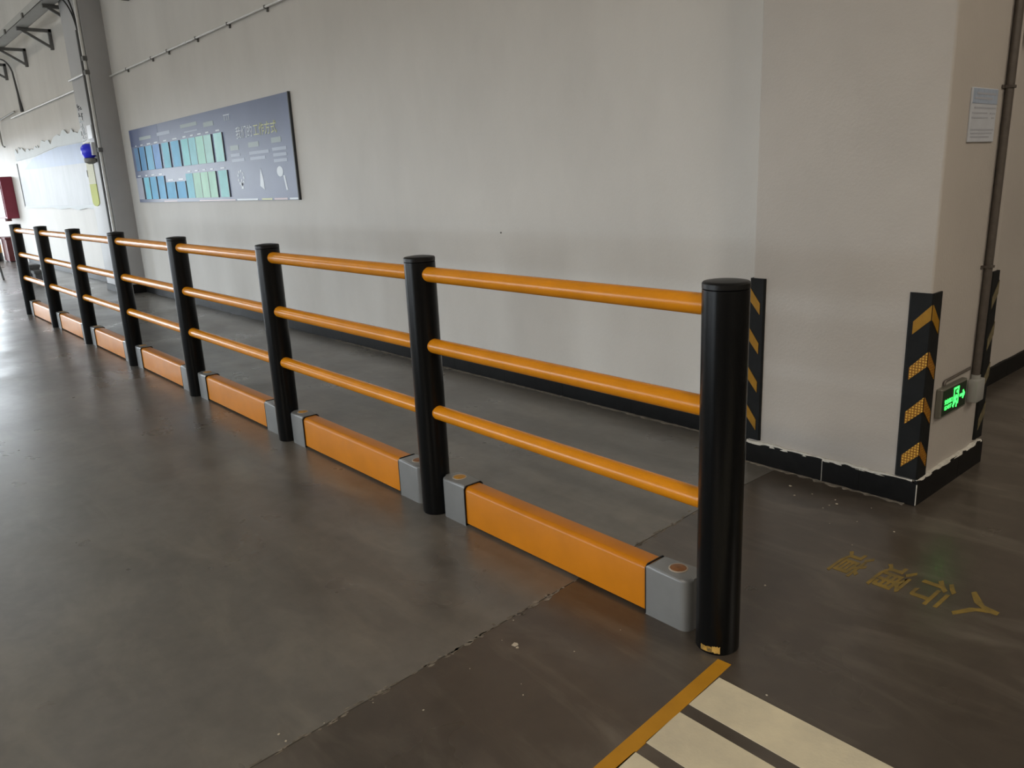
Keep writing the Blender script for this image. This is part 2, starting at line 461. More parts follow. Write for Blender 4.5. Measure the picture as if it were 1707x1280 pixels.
skirting('baseboard_back', (-11.40, YW, 0), (PX0, YW, 0), (0, -1, 0), [0.6] * 18, 0.10, gap=0.0015, jag=0.002)
skirting('baseboard_end', (-20.2, YW, 0), (-12.42, YW, 0), (0, -1, 0), [0.6] * 14, 0.10, gap=0.0015, jag=0.001)
skirting('baseboard_column', (-12.42, 1.41, 0), (-11.40, 1.41, 0), (0, -1, 0), [0.51] * 2, 0.10, gap=0.0015, jag=0.001)
skirting('trim_1', (-11.40, 1.41, 0), (-11.40, YW, 0), (1, 0, 0), [0.3], 0.13, gap=0.0015, jag=0.001)
skirting('baseboard_pillar', (PX0, PY0, 0), (PX1 + 0.014, PY0, 0), (0, -1, 0), [PX0 * -1 - 0.429, 0.179, 0.6], 0.105, gap=0.004, jag=0.005)
skirting('trim_2', (PX1, PY0 - 0.012, 0), (PX1, PY1 + 0.02, 0), (1, 0, 0), [0.45, 0.4], 0.112, gap=0.0015, jag=0.004)
skirting('baseboard_right', (-0.47, PY1, 0), (-0.47, YP, 0), (1, 0, 0), [0.6] * 12, 0.115, gap=0.0015, jag=0.003)


def ragged(name, p, q, n, z0, z1, depth, m, step=0.03, amp=0.6, parent=None):
    """thin irregular strip of plaster or dust lying along p-q"""
    bm = BM(); p = Vector(p); q = Vector(q); n = Vector(n); L = (q - p).length; k = max(2, int(L / step))
    prev = None
    for i in range(k + 1):
        c = p.lerp(q, i / k); d = depth * (1 + random.uniform(-amp, amp)); top = z1 + random.uniform(-amp, amp) * (z1 - z0) * 0.5
        cur = [bm.verts.new(c + Vector((0, 0, z0))), bm.verts.new(c + n * d + Vector((0, 0, z0))),
               bm.verts.new(c + n * d * 0.7 + Vector((0, 0, top))), bm.verts.new(c + Vector((0, 0, top)))]
        if prev:
            for j in range(4): bm.faces.new((prev[j], prev[(j + 1) % 4], cur[(j + 1) % 4], cur[j]))
        else: bm.faces.new(cur)
        prev = cur
    bm.faces.new(prev[::-1])
    o = obj(name, bm, m, parent, smooth=60)
    if parent is None: tag(o, kind='structure')
    return o


ragged('trim_3', (PX0, PY0, 0.104), (PX1 - 0.01, PY0, 0.104), (0, -1, 0), -0.003, 0.010, 0.013, M['plaster'], 0.035)
ragged('trim_4', (PX1, PY0, 0.112), (PX1, PY1, 0.112), (1, 0, 0), -0.003, 0.008, 0.012, M['plaster'], 0.035)
bm = BM(); box(bm, PX1 + 0.0115, PX1 + 0.0148, PY0 - 0.0148, PY0 - 0.0115, 0.004, 0.098)
child_of = bpy.data.objects['baseboard_pillar']
o = obj('grout', bm, M['plaster']); o.parent = child_of; o.matrix_parent_inverse = Matrix.Translation(-child_of.location)
ragged('trim_5', (PX0 - 0.3, PY0 - 0.014, 0), (PX1 - 0.03, PY0 - 0.014, 0), (0, -1, 0), 0.0, 0.0025, 0.018, M['dust'], 0.02, 0.9)
ragged('trim_6', (-5.5, YW - 0.014, 0), (-1.0, YW - 0.014, 0), (0, -1, 0), 0.0, 0.003, 0.022, M['dust'], 0.03, 0.8)

# ------------------------------------------------------------------ guard railing
PITCH, PH, PR, RR = 1.5, 1.1437, 0.066, 0.0315
RZ = (1.072, 0.769, 0.473)
rl = empty('guard_railing', (-5.25, 0, 0),
           'long guard railing of eight black round posts joined by three yellow rails', 'railing')


def post_bm():
    bm = BM()
    lathe(bm, [(PR - 0.002, 0), (PR, 0.004), (PR, PH - 0.022), (PR - 0.0025, PH - 0.020)], 0, 0, 48)
    return bm


def cap_bm():
    bm = BM()
    lathe(bm, [(PR - 0.003, PH - 0.021), (PR + 0.0005, PH - 0.0185), (PR + 0.0005, PH - 0.005), (PR - 0.003, PH - 0.001),
               (PR - 0.014, PH + 0.001), (PR * 0.45, PH + 0.004), (0, PH + 0.005)], 0, 0, 48)
    return bm


def place(name, src, x, parent, loc=None):
    o = src.copy(); COL.objects.link(o); return o


post_me = obj('post', post_bm(), M['post'], rl, smooth=40)
cap_me = obj('post_cap', cap_bm(), M['cap'], post_me, smooth=40)
bmr = BM(); tube(bmr, [(-PITCH + PR - 0.02, 0, 0), (-PR + 0.02, 0, 0)], RR, 32)
rail_me = obj('rail', bmr, M['rail'], rl, smooth=40)
for o in (post_me, cap_me, rail_me): o.matrix_parent_inverse = Matrix.Identity(4)
OFF = 5.25
posts = []
for i in range(8):
    p = post_me if i == 0 else post_me.copy()
    c = cap_me if i == 0 else cap_me.copy()
    if i: COL.objects.link(p); COL.objects.link(c)
    p.parent = rl; p.location = (OFF - PITCH * i, 0, 0); c.parent = p; c.location = (0, 0, 0)
    posts.append(p)
first = True
for i in range(7):
    for z in RZ:
        r = rail_me if first else rail_me.copy()
        if not first: COL.objects.link(r)
        first = False
        r.parent = rl; r.location = (OFF - PITCH * i, 0, z)


def child_local(o, parent):
    o.parent = parent; o.matrix_parent_inverse = Matrix.Identity(4); return o


# scraps of a peeled yellow sticker on the foot of the nearest post
def patch(name, a0, a1, z0, z1, m, jag=0.3):
    bm = BM(); n = 6; rows = []
    for j in range(3):
        z = z0 + (z1 - z0) * j / 2
        rows.append([])
        for i in range(n + 1):
            a = a0 + (a1 - a0) * i / n
            zz = z + (random.uniform(-jag, jag) * (z1 - z0) * 0.5 if j != 1 else 0)
            rows[-1].append((a, max(zz, 0.003)))
    def V(a, z, r): return bm.verts.new((r * math.cos(a), r * math.sin(a), z))
    F = [[V(a, z, PR + 0.0012) for a, z in r] for r in rows]; B = [[V(a, z, PR - 0.002) for a, z in r] for r in rows]
    for j in range(2):
        for i in range(n):
            bm.faces.new((F[j][i], F[j][i + 1], F[j + 1][i + 1], F[j + 1][i]))
    for i in range(n):
        bm.faces.new((F[0][i], B[0][i], B[0][i + 1], F[0][i + 1])); bm.faces.new((F[2][i], F[2][i + 1], B[2][i + 1], B[2][i]))
    for j in range(2):
        bm.faces.new((F[j][0], F[j + 1][0], B[j + 1][0], B[j][0])); bm.faces.new((F[j][n], B[j][n], B[j + 1][n], F[j + 1][n]))
    return obj(name, bm, m)


s = child_local(patch('sticker_scrap', math.radians(-102), math.radians(-70), 0.010, 0.026, M['sticker']), posts[0])
s['label'] = 'dull scrap of peeled yellow sticker at the foot of the post'
s = child_local(patch('sticker_scrap', math.radians(-69), math.radians(-48), 0.010, 0.030, M['sticker_p']), posts[0])
s['label'] = 'brighter flake of the yellow sticker at the foot of the post'
# a little wire hook on the far side of the nearest post
bm = BM()
tube(bm, [(-0.066, 0.02, 0.94), (-0.083, 0.02, 0.935), (-0.086, 0.02, 0.925), (-0.080, 0.02, 0.915), (-0.064, 0.02, 0.913)], 0.0016, 8)
tube(bm, [(-0.079, 0.02, 0.99), (-0.085, 0.02, 0.93)], 0.0014, 8)
h = child_local(obj('wire_loop', bm, M['metal'], smooth=40), posts[0])
bm = BM(); box(bm, -0.082, -0.06, 0.014, 0.026, 0.978, 1.0, 0.002)
child_local(obj('wire_clip', bm, M['cord']), posts[0])['label'] = 'small dark clip holding a wire loop on the post'

# ------------------------------------------------------------------ low kick barriers between the posts
CZ, CY0, CY1, CL = 0.183, -0.022, 0.080, 0.172
ORD = ['nearest the camera between first and second posts', 'between the second and third posts from the camera',
       'between the third and fourth posts from the camera', 'middle one of the row of seven',
       'fifth from the camera, paler with daylight', 'sixth from the camera, pinkish with daylight',
       'farthest from the camera at the railing end']


def cap_piece(x0, x1, outer):
    bm = BM()
    c = (1, 0, 0, 1) if outer > 0 else (0, 1, 1, 0)
    prism(bm, round_rect(x0, x1, CY0, CY1, 0.032, 6, c), 'z', 0, CZ, 0.012, 3)
    return bm


def kick(x):
    root = empty('kick_barrier', (x, 0.03, 0))
    xl, xr = -1.432, -0.098
    bm = BM()
    prof = [(CY0 + 0.006, 0.013), (CY0 + 0.006, CZ - 0.022), (CY0 + 0.0085, CZ - 0.014), (CY0 + 0.017, CZ - 0.006), (CY0 + 0.024, CZ - 0.004),
            (CY1 - 0.024, CZ - 0.004), (CY1 - 0.017, CZ - 0.006), (CY1 - 0.0085, CZ - 0.014), (CY1 - 0.006, CZ - 0.022), (CY1 - 0.006, 0.013)]
    prism(bm, prof, 'x', xl + CL - 0.02, xr - CL + 0.02)
    parts = [obj('beam', bm, M['beam'], smooth=35)]
    subs = []
    for x0, x1, s, dx, pm in ((xl, xl + CL, -1, xl + 0.070, 'plug_y'), (xr - CL, xr, 1, xr - 0.080, 'plug_b')):
        e = obj('end_cap', cap_piece(x0, x1, s), M['grey'], smooth=35); parts.append(e)
        cy = (CY0 + CY1) / 2 + 0.005
        bm = BM(); lathe(bm, [(0.032, CZ - 0.004), (0.032, CZ + 0.0015), (0.030, CZ + 0.003), (0.0275, CZ + 0.003), (0.0265, CZ + 0.001)], dx, cy, 32)
        subs.append((obj('plug_ring', bm, M['ring'], smooth=40), e))
        bm = BM(); lathe(bm, [(0.0265, CZ - 0.003), (0.0265, CZ + 0.002), (0.023, CZ + 0.0036), (0, CZ + 0.0042)], dx, cy, 32)
        subs.append((obj('plug', bm, M[pm], smooth=40), e))
        bm = BM()
        a = x1 if s < 0 else x0                 # dark lip where the cap meets the beam
        prism(bm, [(CY0 - 0.001, 0.004), (CY0 - 0.001, CZ - 0.012), (CY0 + 0.011, CZ + 0.001), (CY1 - 0.011, CZ + 0.001), (CY1 + 0.001, CZ - 0.012), (CY1 + 0.001, 0.004)], 'x', a - 0.002, a + 0.002)
        subs.append((obj('cap_lip', bm, M['cap']), e))
    return root, parts, subs


root, parts, subs = kick(0)
for p in parts:
    p.parent = root; p.matrix_parent_inverse = Matrix.Identity(4); p.location = (0, -0.03, 0)
for s_, e in subs:
    s_.parent = e; s_.matrix_parent_inverse = Matrix.Identity(4)
for i in range(7):
    if i == 0: r = root
    else:
        r = root.copy(); COL.objects.link(r); mp = {}
        for p in parts:
            c = p.copy(); COL.objects.link(c); c.parent = r; mp[p] = c
        for s_, e in subs:
            c = s_.copy(); COL.objects.link(c); c.parent = mp[e]
    r.location = (-PITCH * i, 0.03, 0)
    tag(r, 'low orange kick barrier with grey caps, ' + ORD[i], 'barrier', 'low kick barriers under the guard railing')


# ------------------------------------------------------------------ rubber corner guards on the pillar
def guard(cx, cy, sx, sy, fx, fy, z0, z1, label, plain_first=True, worn=False):
    """cx, cy: pillar corner; sx, sy: outward signs; fx, fy: flange lengths along x and y"""
    root = empty('corner_guard', (cx, cy, z0), label, 'corner guard', 'rubber corner guards on the pillar')
    t = 0.010
    def P(u, v): return (cx + sx * u, cy + sy * v)     # u, v: outward offsets
    prof = [P(-fx, 0), P(-fx, t * 0.5), P(-fx + 0.008, t), P(t * 0.4, t), P(t, t * 0.4), P(t, -fy + 0.008), P(t * 0.5, -fy), P(0, -fy), P(0, 0)]
    bm = BM(); prism(bm, prof, 'z', z0, z1)
    rb = obj('rubber_strip', bm, M['rubber'])
    rb.parent = root; rb.matrix_parent_inverse = Matrix.Translation((-cx, -cy, -z0))
    n = 4; pitch = 0.194
    for k in range(n):
        zp = z1 - 0.045 - pitch * k
        bm = BM(); hgt = 0.062
        for fl_, ax in ((fx - 0.024, 0), (fy - 0.024, 1)):
            drop = 0.074
            vs = []
            for off in (t - 0.001, t + 0.0022):
                for d, z in ((-0.001, zp), (fl_, zp - drop), (fl_, zp - drop - hgt + 0.008), (-0.001, zp - hgt)):
                    u, v = (-d, off) if ax == 0 else (off, -d)
                    if d < 0: u, v = (t * 0.7, off) if ax == 0 else (off, t * 0.7)
                    vs.append(bm.verts.new((*P(u, v), z)))
            for f in ((0, 1, 2, 3), (7, 6, 5, 4), (0, 4, 5, 1), (1, 5, 6, 2), (2, 6, 7, 3), (3, 7, 4, 0)): bm.faces.new([vs[i] for i in f])
        m = M['reflect_d'] if worn else (M['reflect'] if (k == 0 or not plain_first) else M['bead'])
        c = obj('chevron', bm, m)
        c.parent = root; c.matrix_parent_inverse = Matrix.Translation((-cx, -cy, -z0))
        if plain_first and not worn: c['label'] = 'plain yellow chevron' if k == 0 else 'yellow chevron with beaded reflective cells'
    return root


guard(PX1, PY0, 1, -1, 0.085, 0.085, 0.118, 0.918, 'black chevron corner guard on the near right corner of the pillar beside the exit sign')
guard(PX0, PY0, -1, -1, 0.072, 0.085, 0.122, 0.928, 'black chevron corner guard on the left corner of the pillar behind the nearest post', plain_first=False)
guard(PX1, PY1, 1, 1, 0.085, 0.085, 0.135, 0.935, 'worn dark corner guard on the far right corner of the pillar beside the pipe', worn=True)


def child(o, root):
    """parent o (modelled in world coordinates) to a top-level empty"""
    o.parent = root; o.matrix_parent_inverse = Matrix.Translation(-Vector(root.location)); return o


# ------------------------------------------------------------------ green exit sign
ex = empty('exit_sign', (PX1, 1.73, 0.36), 'small lit green exit sign with running figure low on the pillar side', 'exit sign')
XF = PX1 + 0.026
bm = BM(); box(bm, PX1, XF, 1.592, 1.868, 0.360, 0.490, 0.005, 2)
child(obj('housing', bm, M['sign_body']), ex)
bm = BM(); box(bm, XF - 0.001, XF + 0.0015, 1.604, 1.858, 0.370, 0.481)
face = child(obj('face', bm, M['sign_face']), ex)


def sgn(u, v):      # u: 0..1 along +y, v: 0..1 up
    return 1.604 + 0.254 * u, 0.370 + 0.111 * v


def flat(bm, poly, x0=XF + 0.001, x1=XF + 0.003):
    prism(bm, [sgn(*p) for p in poly], 'x', x0, x1)


def stroke(bm, p, q, w, asp=0.254 / 0.111):
    p = Vector((p[0] * asp, p[1])); q = Vector((q[0] * asp, q[1])); d = (q - p).normalized(); n = Vector((-d.y, d.x)) * w / 2
    flat(bm, [((a.x) / asp, a.y) for a in (p - n, q - n, q + n, p + n)])


bm = BM()
stroke(bm, (0.46, 0.14), (0.46, 0.92), 0.05); stroke(bm, (0.44, 0.90), (0.66, 0.90), 0.08); stroke(bm, (0.645, 0.22), (0.645, 0.92), 0.06)
child(obj('door_symbol', bm, M['sign_lit']), ex)
bm = BM()
stroke(bm, (0.56, 0.62), (0.53, 0.38), 0.10); stroke(bm, (0.535, 0.40), (0.47, 0.26), 0.08); stroke(bm, (0.47, 0.26), (0.42, 0.22), 0.07)
stroke(bm, (0.535, 0.40), (0.60, 0.27), 0.08); stroke(bm, (0.60, 0.27), (0.585, 0.10), 0.07)
stroke(bm, (0.55, 0.60), (0.49, 0.50), 0.06); stroke(bm, (0.49, 0.50), (0.46, 0.42), 0.05); stroke(bm, (0.57, 0.60), (0.61, 0.48), 0.06)
flat(bm, [(0.585 + 0.028 * math.cos(a * PI / 6), 0.74 + 0.065 * math.sin(a * PI / 6)) for a in range(12)])
child(obj('running_figure', bm, M['sign_lit']), ex)
bm = BM()
stroke(bm, (0.72, 0.50), (0.90, 0.50), 0.11); stroke(bm, (0.85, 0.66), (0.92, 0.50), 0.09); stroke(bm, (0.92, 0.50), (0.85, 0.34), 0.09)
child(obj('arrow', bm, M['sign_lit']), ex)


def sg_text(body, u0, u1, v0, v1):
    return glyph_bm(body, lambda u, v, w: (XF + 0.001 + 0.002 * w, *sgn(u0 + (u1 - u0) * u, v0 + (v1 - v0) * v)))


child(obj('sign_lettering', sg_text('安全出口', 0.08, 0.40, 0.42, 0.62), M['sign_lit']), ex)
child(obj('sign_lettering', sg_text('EXIT', 0.10, 0.38, 0.20, 0.35), M['sign_lit']), ex)
bm = BM(); tube(bm, [(PX1 + 0.008, 1.655, 0.494), (PX1 + 0.008, 1.655, 0.505)] + [(PX1 + 0.008, 1.662, 0.512), (PX1 + 0.008, 1.94, 0.518)], 0.0065, 10)
tag(obj('cable_pipe', bm, M['conduit'], smooth=50), 'thin grey pipe running along the top of the green exit sign', 'pipe')

# vertical pipe down the pillar with a junction box
cp = empty('conduit', (PX1 + 0.02, 1.99, 0.46), 'brown vertical pipe down the far edge of the pillar into a grey junction box', 'pipe')
bm = BM(); tube(bm, [(PX1 + 0.018, 1.985, 0.46), (PX1 + 0.018, 2.055, 3.4)], 0.017, 16)
child(obj('pipe', bm, M['conduit'], smooth=50), cp)
bm = BM(); box(bm, PX1, PX1 + 0.045, 1.945, 2.035, 0.355, 0.460, 0.006, 2); lathe(bm, [(0.020, 0.458), (0.020, 0.480)], PX1 + 0.018, 1.986, 16)
child(obj('junction_box', bm, M['grey_box'], smooth=35), cp)
for z in (0.97, 1.72, 2.5):
    yy = 1.985 + 0.07 * (z - 0.46) / 2.94
    bm = BM(); box(bm, PX1, PX1 + 0.037, yy - 0.020, yy + 0.020, z - 0.006, z + 0.006, 0.002); box(bm, PX1, PX1 + 0.006, yy - 0.045, yy - 0.018, z - 0.008, z + 0.008, 0.002)
    child(obj('clamp', bm, M['conduit']), cp)

# printed notice
nt_ = empty('notice', (PX1, 1.78, 1.50), 'white printed notice with a blue heading high on the pillar side', 'notice')
bm = BM(); box(bm, PX1, PX1 + 0.008, 1.650, 1.918, 1.500, 1.708, 0.002)
child(obj('notice_sheet', bm, M['sheet']), nt_)
bm = BM(); box(bm, PX1 + 0.0075, PX1 + 0.0095, 1.655, 1.914, 1.648, 1.704)
child(obj('notice_heading', bm, M['sheet_head']), nt_)
bm = BM()
for k, (z, a, b) in enumerate([(1.632, 1.68, 1.905), (1.612, 1.66, 1.82), (1.612, 1.85, 1.905), (1.594, 1.66, 1.83), (1.594, 1.87, 1.9), (1.548, 1.66, 1.90), (1.534, 1.66, 1.89), (1.52, 1.66, 1.86)]):
    box(bm, PX1 + 0.0075, PX1 + 0.0088, a, b, z - 0.003, z + 0.003)
child(obj('notice_lines', bm, M['sheet_ink']), nt_)
bm = BM()
box(bm, PX1 + 0.009, PX1 + 0.0102, 1.67, 1.86, 1.664, 1.672); box(bm, PX1 + 0.009, PX1 + 0.0102, 1.69, 1.89, 1.682, 1.690)
child(obj('notice_title', bm, M['sheet_ink']), nt_)

# dark enclosure on the wall of the passage
en = empty('electrical_enclosure', (-0.47, 3.8, 2.16), 'dark metal box high on the passage wall behind the pillar', 'box')
bm = BM(); box(bm, -0.468, -0.30, 3.32, 4.2, 2.16, 2.95, 0.01)
child(obj('enclosure_body', bm, M['box']), en)
bm = BM(); box(bm, -0.302, -0.285, 3.35, 4.17, 2.19, 2.92, 0.006)
child(obj('enclosure_door', bm, M['box']), en)

# ------------------------------------------------------------------ markings painted on the floor
def mark(name, pts, m, label, cat, group=None):
    bm = BM(); prism(bm, pts, 'z', 0.0002, 0.0018)
    return tag(obj(name, bm, m), label, cat, group)


mark('floor_line', [(0.050, -0.067), (0.094, -0.063), (0.162, -0.85), (0.245, -1.9), (0.200, -1.9), (0.113, -0.85)], M['line_y'],
     'solid yellow floor line starting at the foot of the nearest post', 'floor marking')
SW = [(-0.141, -0.301), (-0.346, -0.505), (-0.552, -0.71)]
SL = ['top white bar beside the yellow floor line, nearest the railing post', 'second white bar beside the yellow floor line, between two others',
      'third white bar beside the yellow floor line, at the lower edge of the photo']
for (a, b), l in zip(SW, SL):
    xl = lambda y: 0.098 + 0.066 * (-y - 0.07)
    mark('floor_bar', [(xl(a) + 0.003, a), (2.4, a + 0.002), (2.4, b), (xl(b) + 0.003, b)], M['line_w'], l, 'floor marking', 'white bars of the floor marking')
lt = empty('floor_lettering', (0.27, 0.775, 0), 'faded yellow lettering painted on the dark floor between post and pillar', 'floor marking')
for ch, x0, x1 in (('道', 0.0, 0.102), ('通', 0.146, 0.254), ('行', 0.284, 0.396), ('人', 0.430, 0.541)):
    bm = glyph_bm(ch, lambda u, v, w: (x0 + (x1 - x0) * v, 0.878 - 0.205 * u, 0.0002 + 0.0012 * w), bold=0.018)
    child(obj('character', bm, M['faded']), lt)

# flecks of paint and grit near the railing
bm = BM()
spots = [(random.uniform(-0.7, 1.0), random.uniform(-1.2, -0.1), random.uniform(0.0015, 0.004)) for _ in range(26)]
spots += [(-0.446, -0.453, 0.012), (-0.43, -0.46, 0.006), (-0.09, 0.42, 0.005), (-0.5, 1.3, 0.008), (-0.25, 1.25, 0.006), (0.1, -0.33, 0.005)]
spots += [(random.uniform(-0.8, 0.1), random.uniform(0.9, 1.38), random.uniform(0.002, 0.005)) for _ in range(14)]
for x, y, r in spots:
    k = 5; a0 = random.uniform(0, 6)
    prism(bm, [(x + r * random.uniform(.5, 1.2) * math.cos(a0 + 2 * PI * j / k), y + 1.3 * r * random.uniform(.4, 1) * math.sin(a0 + 2 * PI * j / k)) for j in range(k)], 'z', 0, 0.0012)
tag(obj('floor_debris', bm, M['fleck']), 'tiny pale flecks of grit scattered on the floor around the railing', 'debris', kind='stuff')

# ------------------------------------------------------------------ blue poster board on the long wall
pb = empty('poster_board', (-8.46, YW, 1.32), 'long blue poster board with pale cards and headings on the grey wall', 'poster')
F0 = YW - 0.022
bm = BM(); box(bm, -10.97, -5.96, F0, YW, 1.325, 2.308, 0.001)
child(obj('board', bm, M['poster']), pb)
bm = BM(); box(bm, -5.962, -5.945, F0 - 0.004, YW, 1.322, 2.311)
child(obj('board_edge', bm, M['edge'], ), pb)['label'] = 'dark right edge'
bm = BM(); box(bm, -10.968, -9.75, F0 - 0.0012, F0 + 0.002, 2.085, 2.306)  # deeper blue painted where the board mirrors less daylight
child(obj('low_glare_band', bm, M['poster_dark']), pb)['label'] = 'darker blue top left where less daylight is mirrored'


def pboard(name, x0, x1, z0, z1, m, d=0.0025, parent=None):
    bm = BM(); box(bm, x0, x1, F0 - d, F0 + 0.001, z0, z1)
    return child(obj(name, bm, m), pb)


cols_t = [(.10, .20, .34), (.10, .26, .46), (.20, .44, .62), (.22, .38, .66), (.22, .50, .62), (.20, .46, .66), (.30, .62, .66), (.32, .60, .66), (.42, .70, .62), (.44, .68, .66), (.44, .72, .72)]  # card tints paint the outdoors mirrored in the clear pockets
cols_b = [(.30, .32, .38), (.18, .48, .60), (.14, .38, .58), (.16, .40, .62), (.14, .38, .58), (.14, .38, .60), (.24, .52, .62), (.40, .62, .52), (.46, .70, .58), (.42, .66, .56), (.32, .60, .62)]
dk = lambda c: tuple(v * 1.5 for v in c)
ct = [mat('card_reflection', dk(c), 0.5, noise=0.12, nscale=5, spec=0.1) for c in cols_t]; cb_ = [mat('card_reflection', dk(c), 0.5, noise=0.12, nscale=5, spec=0.1) for c in cols_b]
XT = [(-10.84, -10.66), (-10.61, -10.38), (-10.33, -10.06), (-10.03, -9.76), (-9.66, -9.40), (-9.31, -9.02), (-8.94, -8.70), (-8.68, -8.455), (-8.445, -8.20), (-8.19, -7.96), (-7.88, -7.64)]
XB = [(-10.94, -10.68), (-10.60, -10.38), (-10.34, -10.08), (-10.02, -9.76), (-9.70, -9.36), (-9.30, -8.99), (-8.94, -8.70), (-8.685, -8.45), (-8.435, -8.21), (-8.19, -7.97), (-7.88, -7.63)]
for i in range(11):
    for (a, b), z0, z1, mm in ((XT[i], 1.755, 2.062, ct[i]), (XB[i], 1.368, 1.66 if i not in (4, 5) else 1.575, cb_[i])):
        pboard('card_pocket', a, b, z0, z1, mm, 0.008)
        c_ = pboard('card_shadow_edge', b, b + 0.016, z0, z1, M['edge'], 0.009)
        lb = pboard('card_caption', a + 0.07, b - 0.06, z1 + 0.018, z1 + 0.034, M['ink_w'])
hd = lambda body, x0, x1, z0, z1: glyph_bm(body, lambda u, v, w: (x0 + (x1 - x0) * u, F0 - 0.0025 * w, z0 + (z1 - z0) * v))
child(obj('heading', hd('我们的', -7.26, -6.84, 1.965, 2.085), M['ink_w']), pb)['label'] = 'white heading characters'
child(obj('heading', hd('工作方式', -6.81, -6.27, 1.965, 2.085), M['ink_y']), pb)['label'] = 'yellowish heading characters'
for x in (-7.52, -7.46, -7.40): pboard('logo_mark', x, x + 0.012, 2.17, 2.22, M['ink_w'])
pboard('logo_mark', -7.54, -7.37, 2.222, 2.232, M['ink_w'])
for a, b, z0, z1, mm in ((-7.46, -7.24, 1.855, 1.905, 'ink_g'), (-6.98, -6.72, 1.862, 1.912, 'ink_g'), (-6.42, -6.20, 1.875, 1.925, 'ink_g'),
                         (-7.47, -7.22, 1.79, 1.82, 'ink_s'), (-7.46, -7.12, 1.735, 1.765, 'ink_s'), (-6.98, -6.50, 1.79, 1.82, 'ink_s'), (-6.97, -6.60, 1.735, 1.765, 'ink_s'),
                         (-6.42, -6.10, 1.80, 1.83, 'ink_s'), (-6.41, -6.11, 1.745, 1.775, 'ink_s'), (-6.41, -6.11, 1.69, 1.72, 'ink_s'),
                         (-10.55, -10.05, 2.15, 2.19, 'ink_g'), (-9.80, -9.30, 2.16, 2.20, 'ink_s'), (-8.90, -8.35, 2.19, 2.23, 'ink_g'), (-8.80, -8.35, 2.13, 2.145, 'ink_s'), (-8.15, -7.85, 2.15, 2.20, 'ink_g'),
                         (-9.9, -9.4, 1.328, 1.342, 'ink_p'), (-8.6, -7.5, 1.328, 1.342, 'ink_p'), (-7.45, -6.9, 1.328, 1.345, 'ink_w'), (-6.8, -6.55, 1.328, 1.345, 'ink_y'), (-6.5, -6.2, 1.328, 1.345, 'ink_p'), (-6.15, -5.97, 1.328, 1.345, 'ink_w')):
    pboard('printed_line', a, b, z0, z1, M[mm], 0.0018)
# three small pictures under the columns of text
bm = BM()
for a in range(9):
    t = a * 2 * PI / 9; cx, cz = -7.27 + 0.075 * math.cos(t), 1.565 + 0.07 * math.sin(t)
    prism(bm, [(cx + 0.018 * math.cos(k * PI / 3), cz + 0.018 * math.sin(k * PI / 3)) for k in range(6)], 'y', F0 - 0.002, F0 + 0.001)
prism(bm, [(-7.29, 1.45), (-7.23, 1.45), (-7.25, 1.55), (-7.27, 1.55)], 'y', F0 - 0.002, F0 + 0.001)
child(obj('picture', bm, M['ink_w']), pb)['label'] = 'white tree of dots'
bm = BM(); prism(bm, [(-6.80, 1.47), (-6.70, 1.43), (-6.71, 1.55), (-6.75, 1.65), (-6.78, 1.55)], 'y', F0 - 0.002, F0 + 0.001)
child(obj('picture', bm, M['ink_w']), pb)['label'] = 'white sail shape'
bm = BM(); prism(bm, [(-6.30 + 0.07 * math.cos(k * PI / 8), 1.60 + 0.05 * math.sin(k * PI / 8)) for k in range(16)], 'y', F0 - 0.002, F0 + 0.001)
prism(bm, [(-6.20, 1.42), (-6.165, 1.42), (-6.20, 1.56), (-6.235, 1.56)], 'y', F0 - 0.002, F0 + 0.001)
child(obj('picture', bm, M['ink_w']), pb)['label'] = 'white round shape with a stem'

# a nail hole on the bare wall
bm = BM(); lathe(bm, [(0.006, 0), (0.005, 0.006), (0, 0.008)], 0, 0, 10)
n_ = obj('wall_nail', bm, M['steel']); n_.rotation_euler = (PI / 2, 0, 0); n_.location = (-2.98, YW, 1.075)
tag(n_, 'tiny dark nail in the bare grey wall above the railing', 'nail')

# ------------------------------------------------------------------ long white pipe high on the wall
lp = empty('wall_pipe', (-7.0, YW, 3.07), 'long thin white pipe running level along the long grey wall above the poster', 'pipe')
bm = BM(); tube(bm, [(-11.395, YW - 0.03, 3.075), (-4.2, YW - 0.03, 3.075)], 0.011, 12)
child(obj('pipe', bm, M['pipe'], smooth=50), lp)
for x in (-10.6, -9.55, -8.95, -8.0, -7.1, -6.2, -5.3):
    bm = BM(); box(bm, x - 0.012, x + 0.012, YW - 0.044, YW, 3.060, 3.090, 0.003); box(bm, x - 0.010, x + 0.010, YW - 0.02, YW, 3.035, 3.061, 0.002)
    child(obj('clamp', bm, M['steel']), lp)
for x in (-8.35, -8.12):
    bm = BM(); tube(bm, [(x - 0.05, YW - 0.03, 3.075), (x + 0.05, YW - 0.03, 3.075)], 0.015, 12)
    child(obj('coupling', bm, M['pipe'], smooth=50), lp)
sp = empty('wall_pipe', (-11.9, 1.41, 3.12), 'short white pipe crossing the front of the grey column', 'pipe')
bm = BM(); tube(bm, [(-12.45, 1.385, 3.125), (-11.42, 1.385, 3.12)], 0.018, 12)
child(obj('pipe', bm, M['pipe'], smooth=50), sp)
bm = BM(); box(bm, -11.50, -11.40, 1.36, 1.42, 3.09, 3.15, 0.004)
child(obj('elbow_box', bm, M['steel']), sp)
lp2 = empty('wall_pipe', (-16, YW, 3.1), 'thin white pipe on the bright far wall left of the column', 'pipe')
bm = BM(); tube(bm, [(-18.9, YW - 0.03, 3.12), (-12.43, YW - 0.03, 3.10)], 0.017, 12)
child(obj('pipe', bm, M['pipe'], smooth=50), lp2)
lp3 = empty('wall_pipe', (-19.5, YW, 3.1), 'bent white pipe dropping down the far wall above the red cabinet', 'pipe')
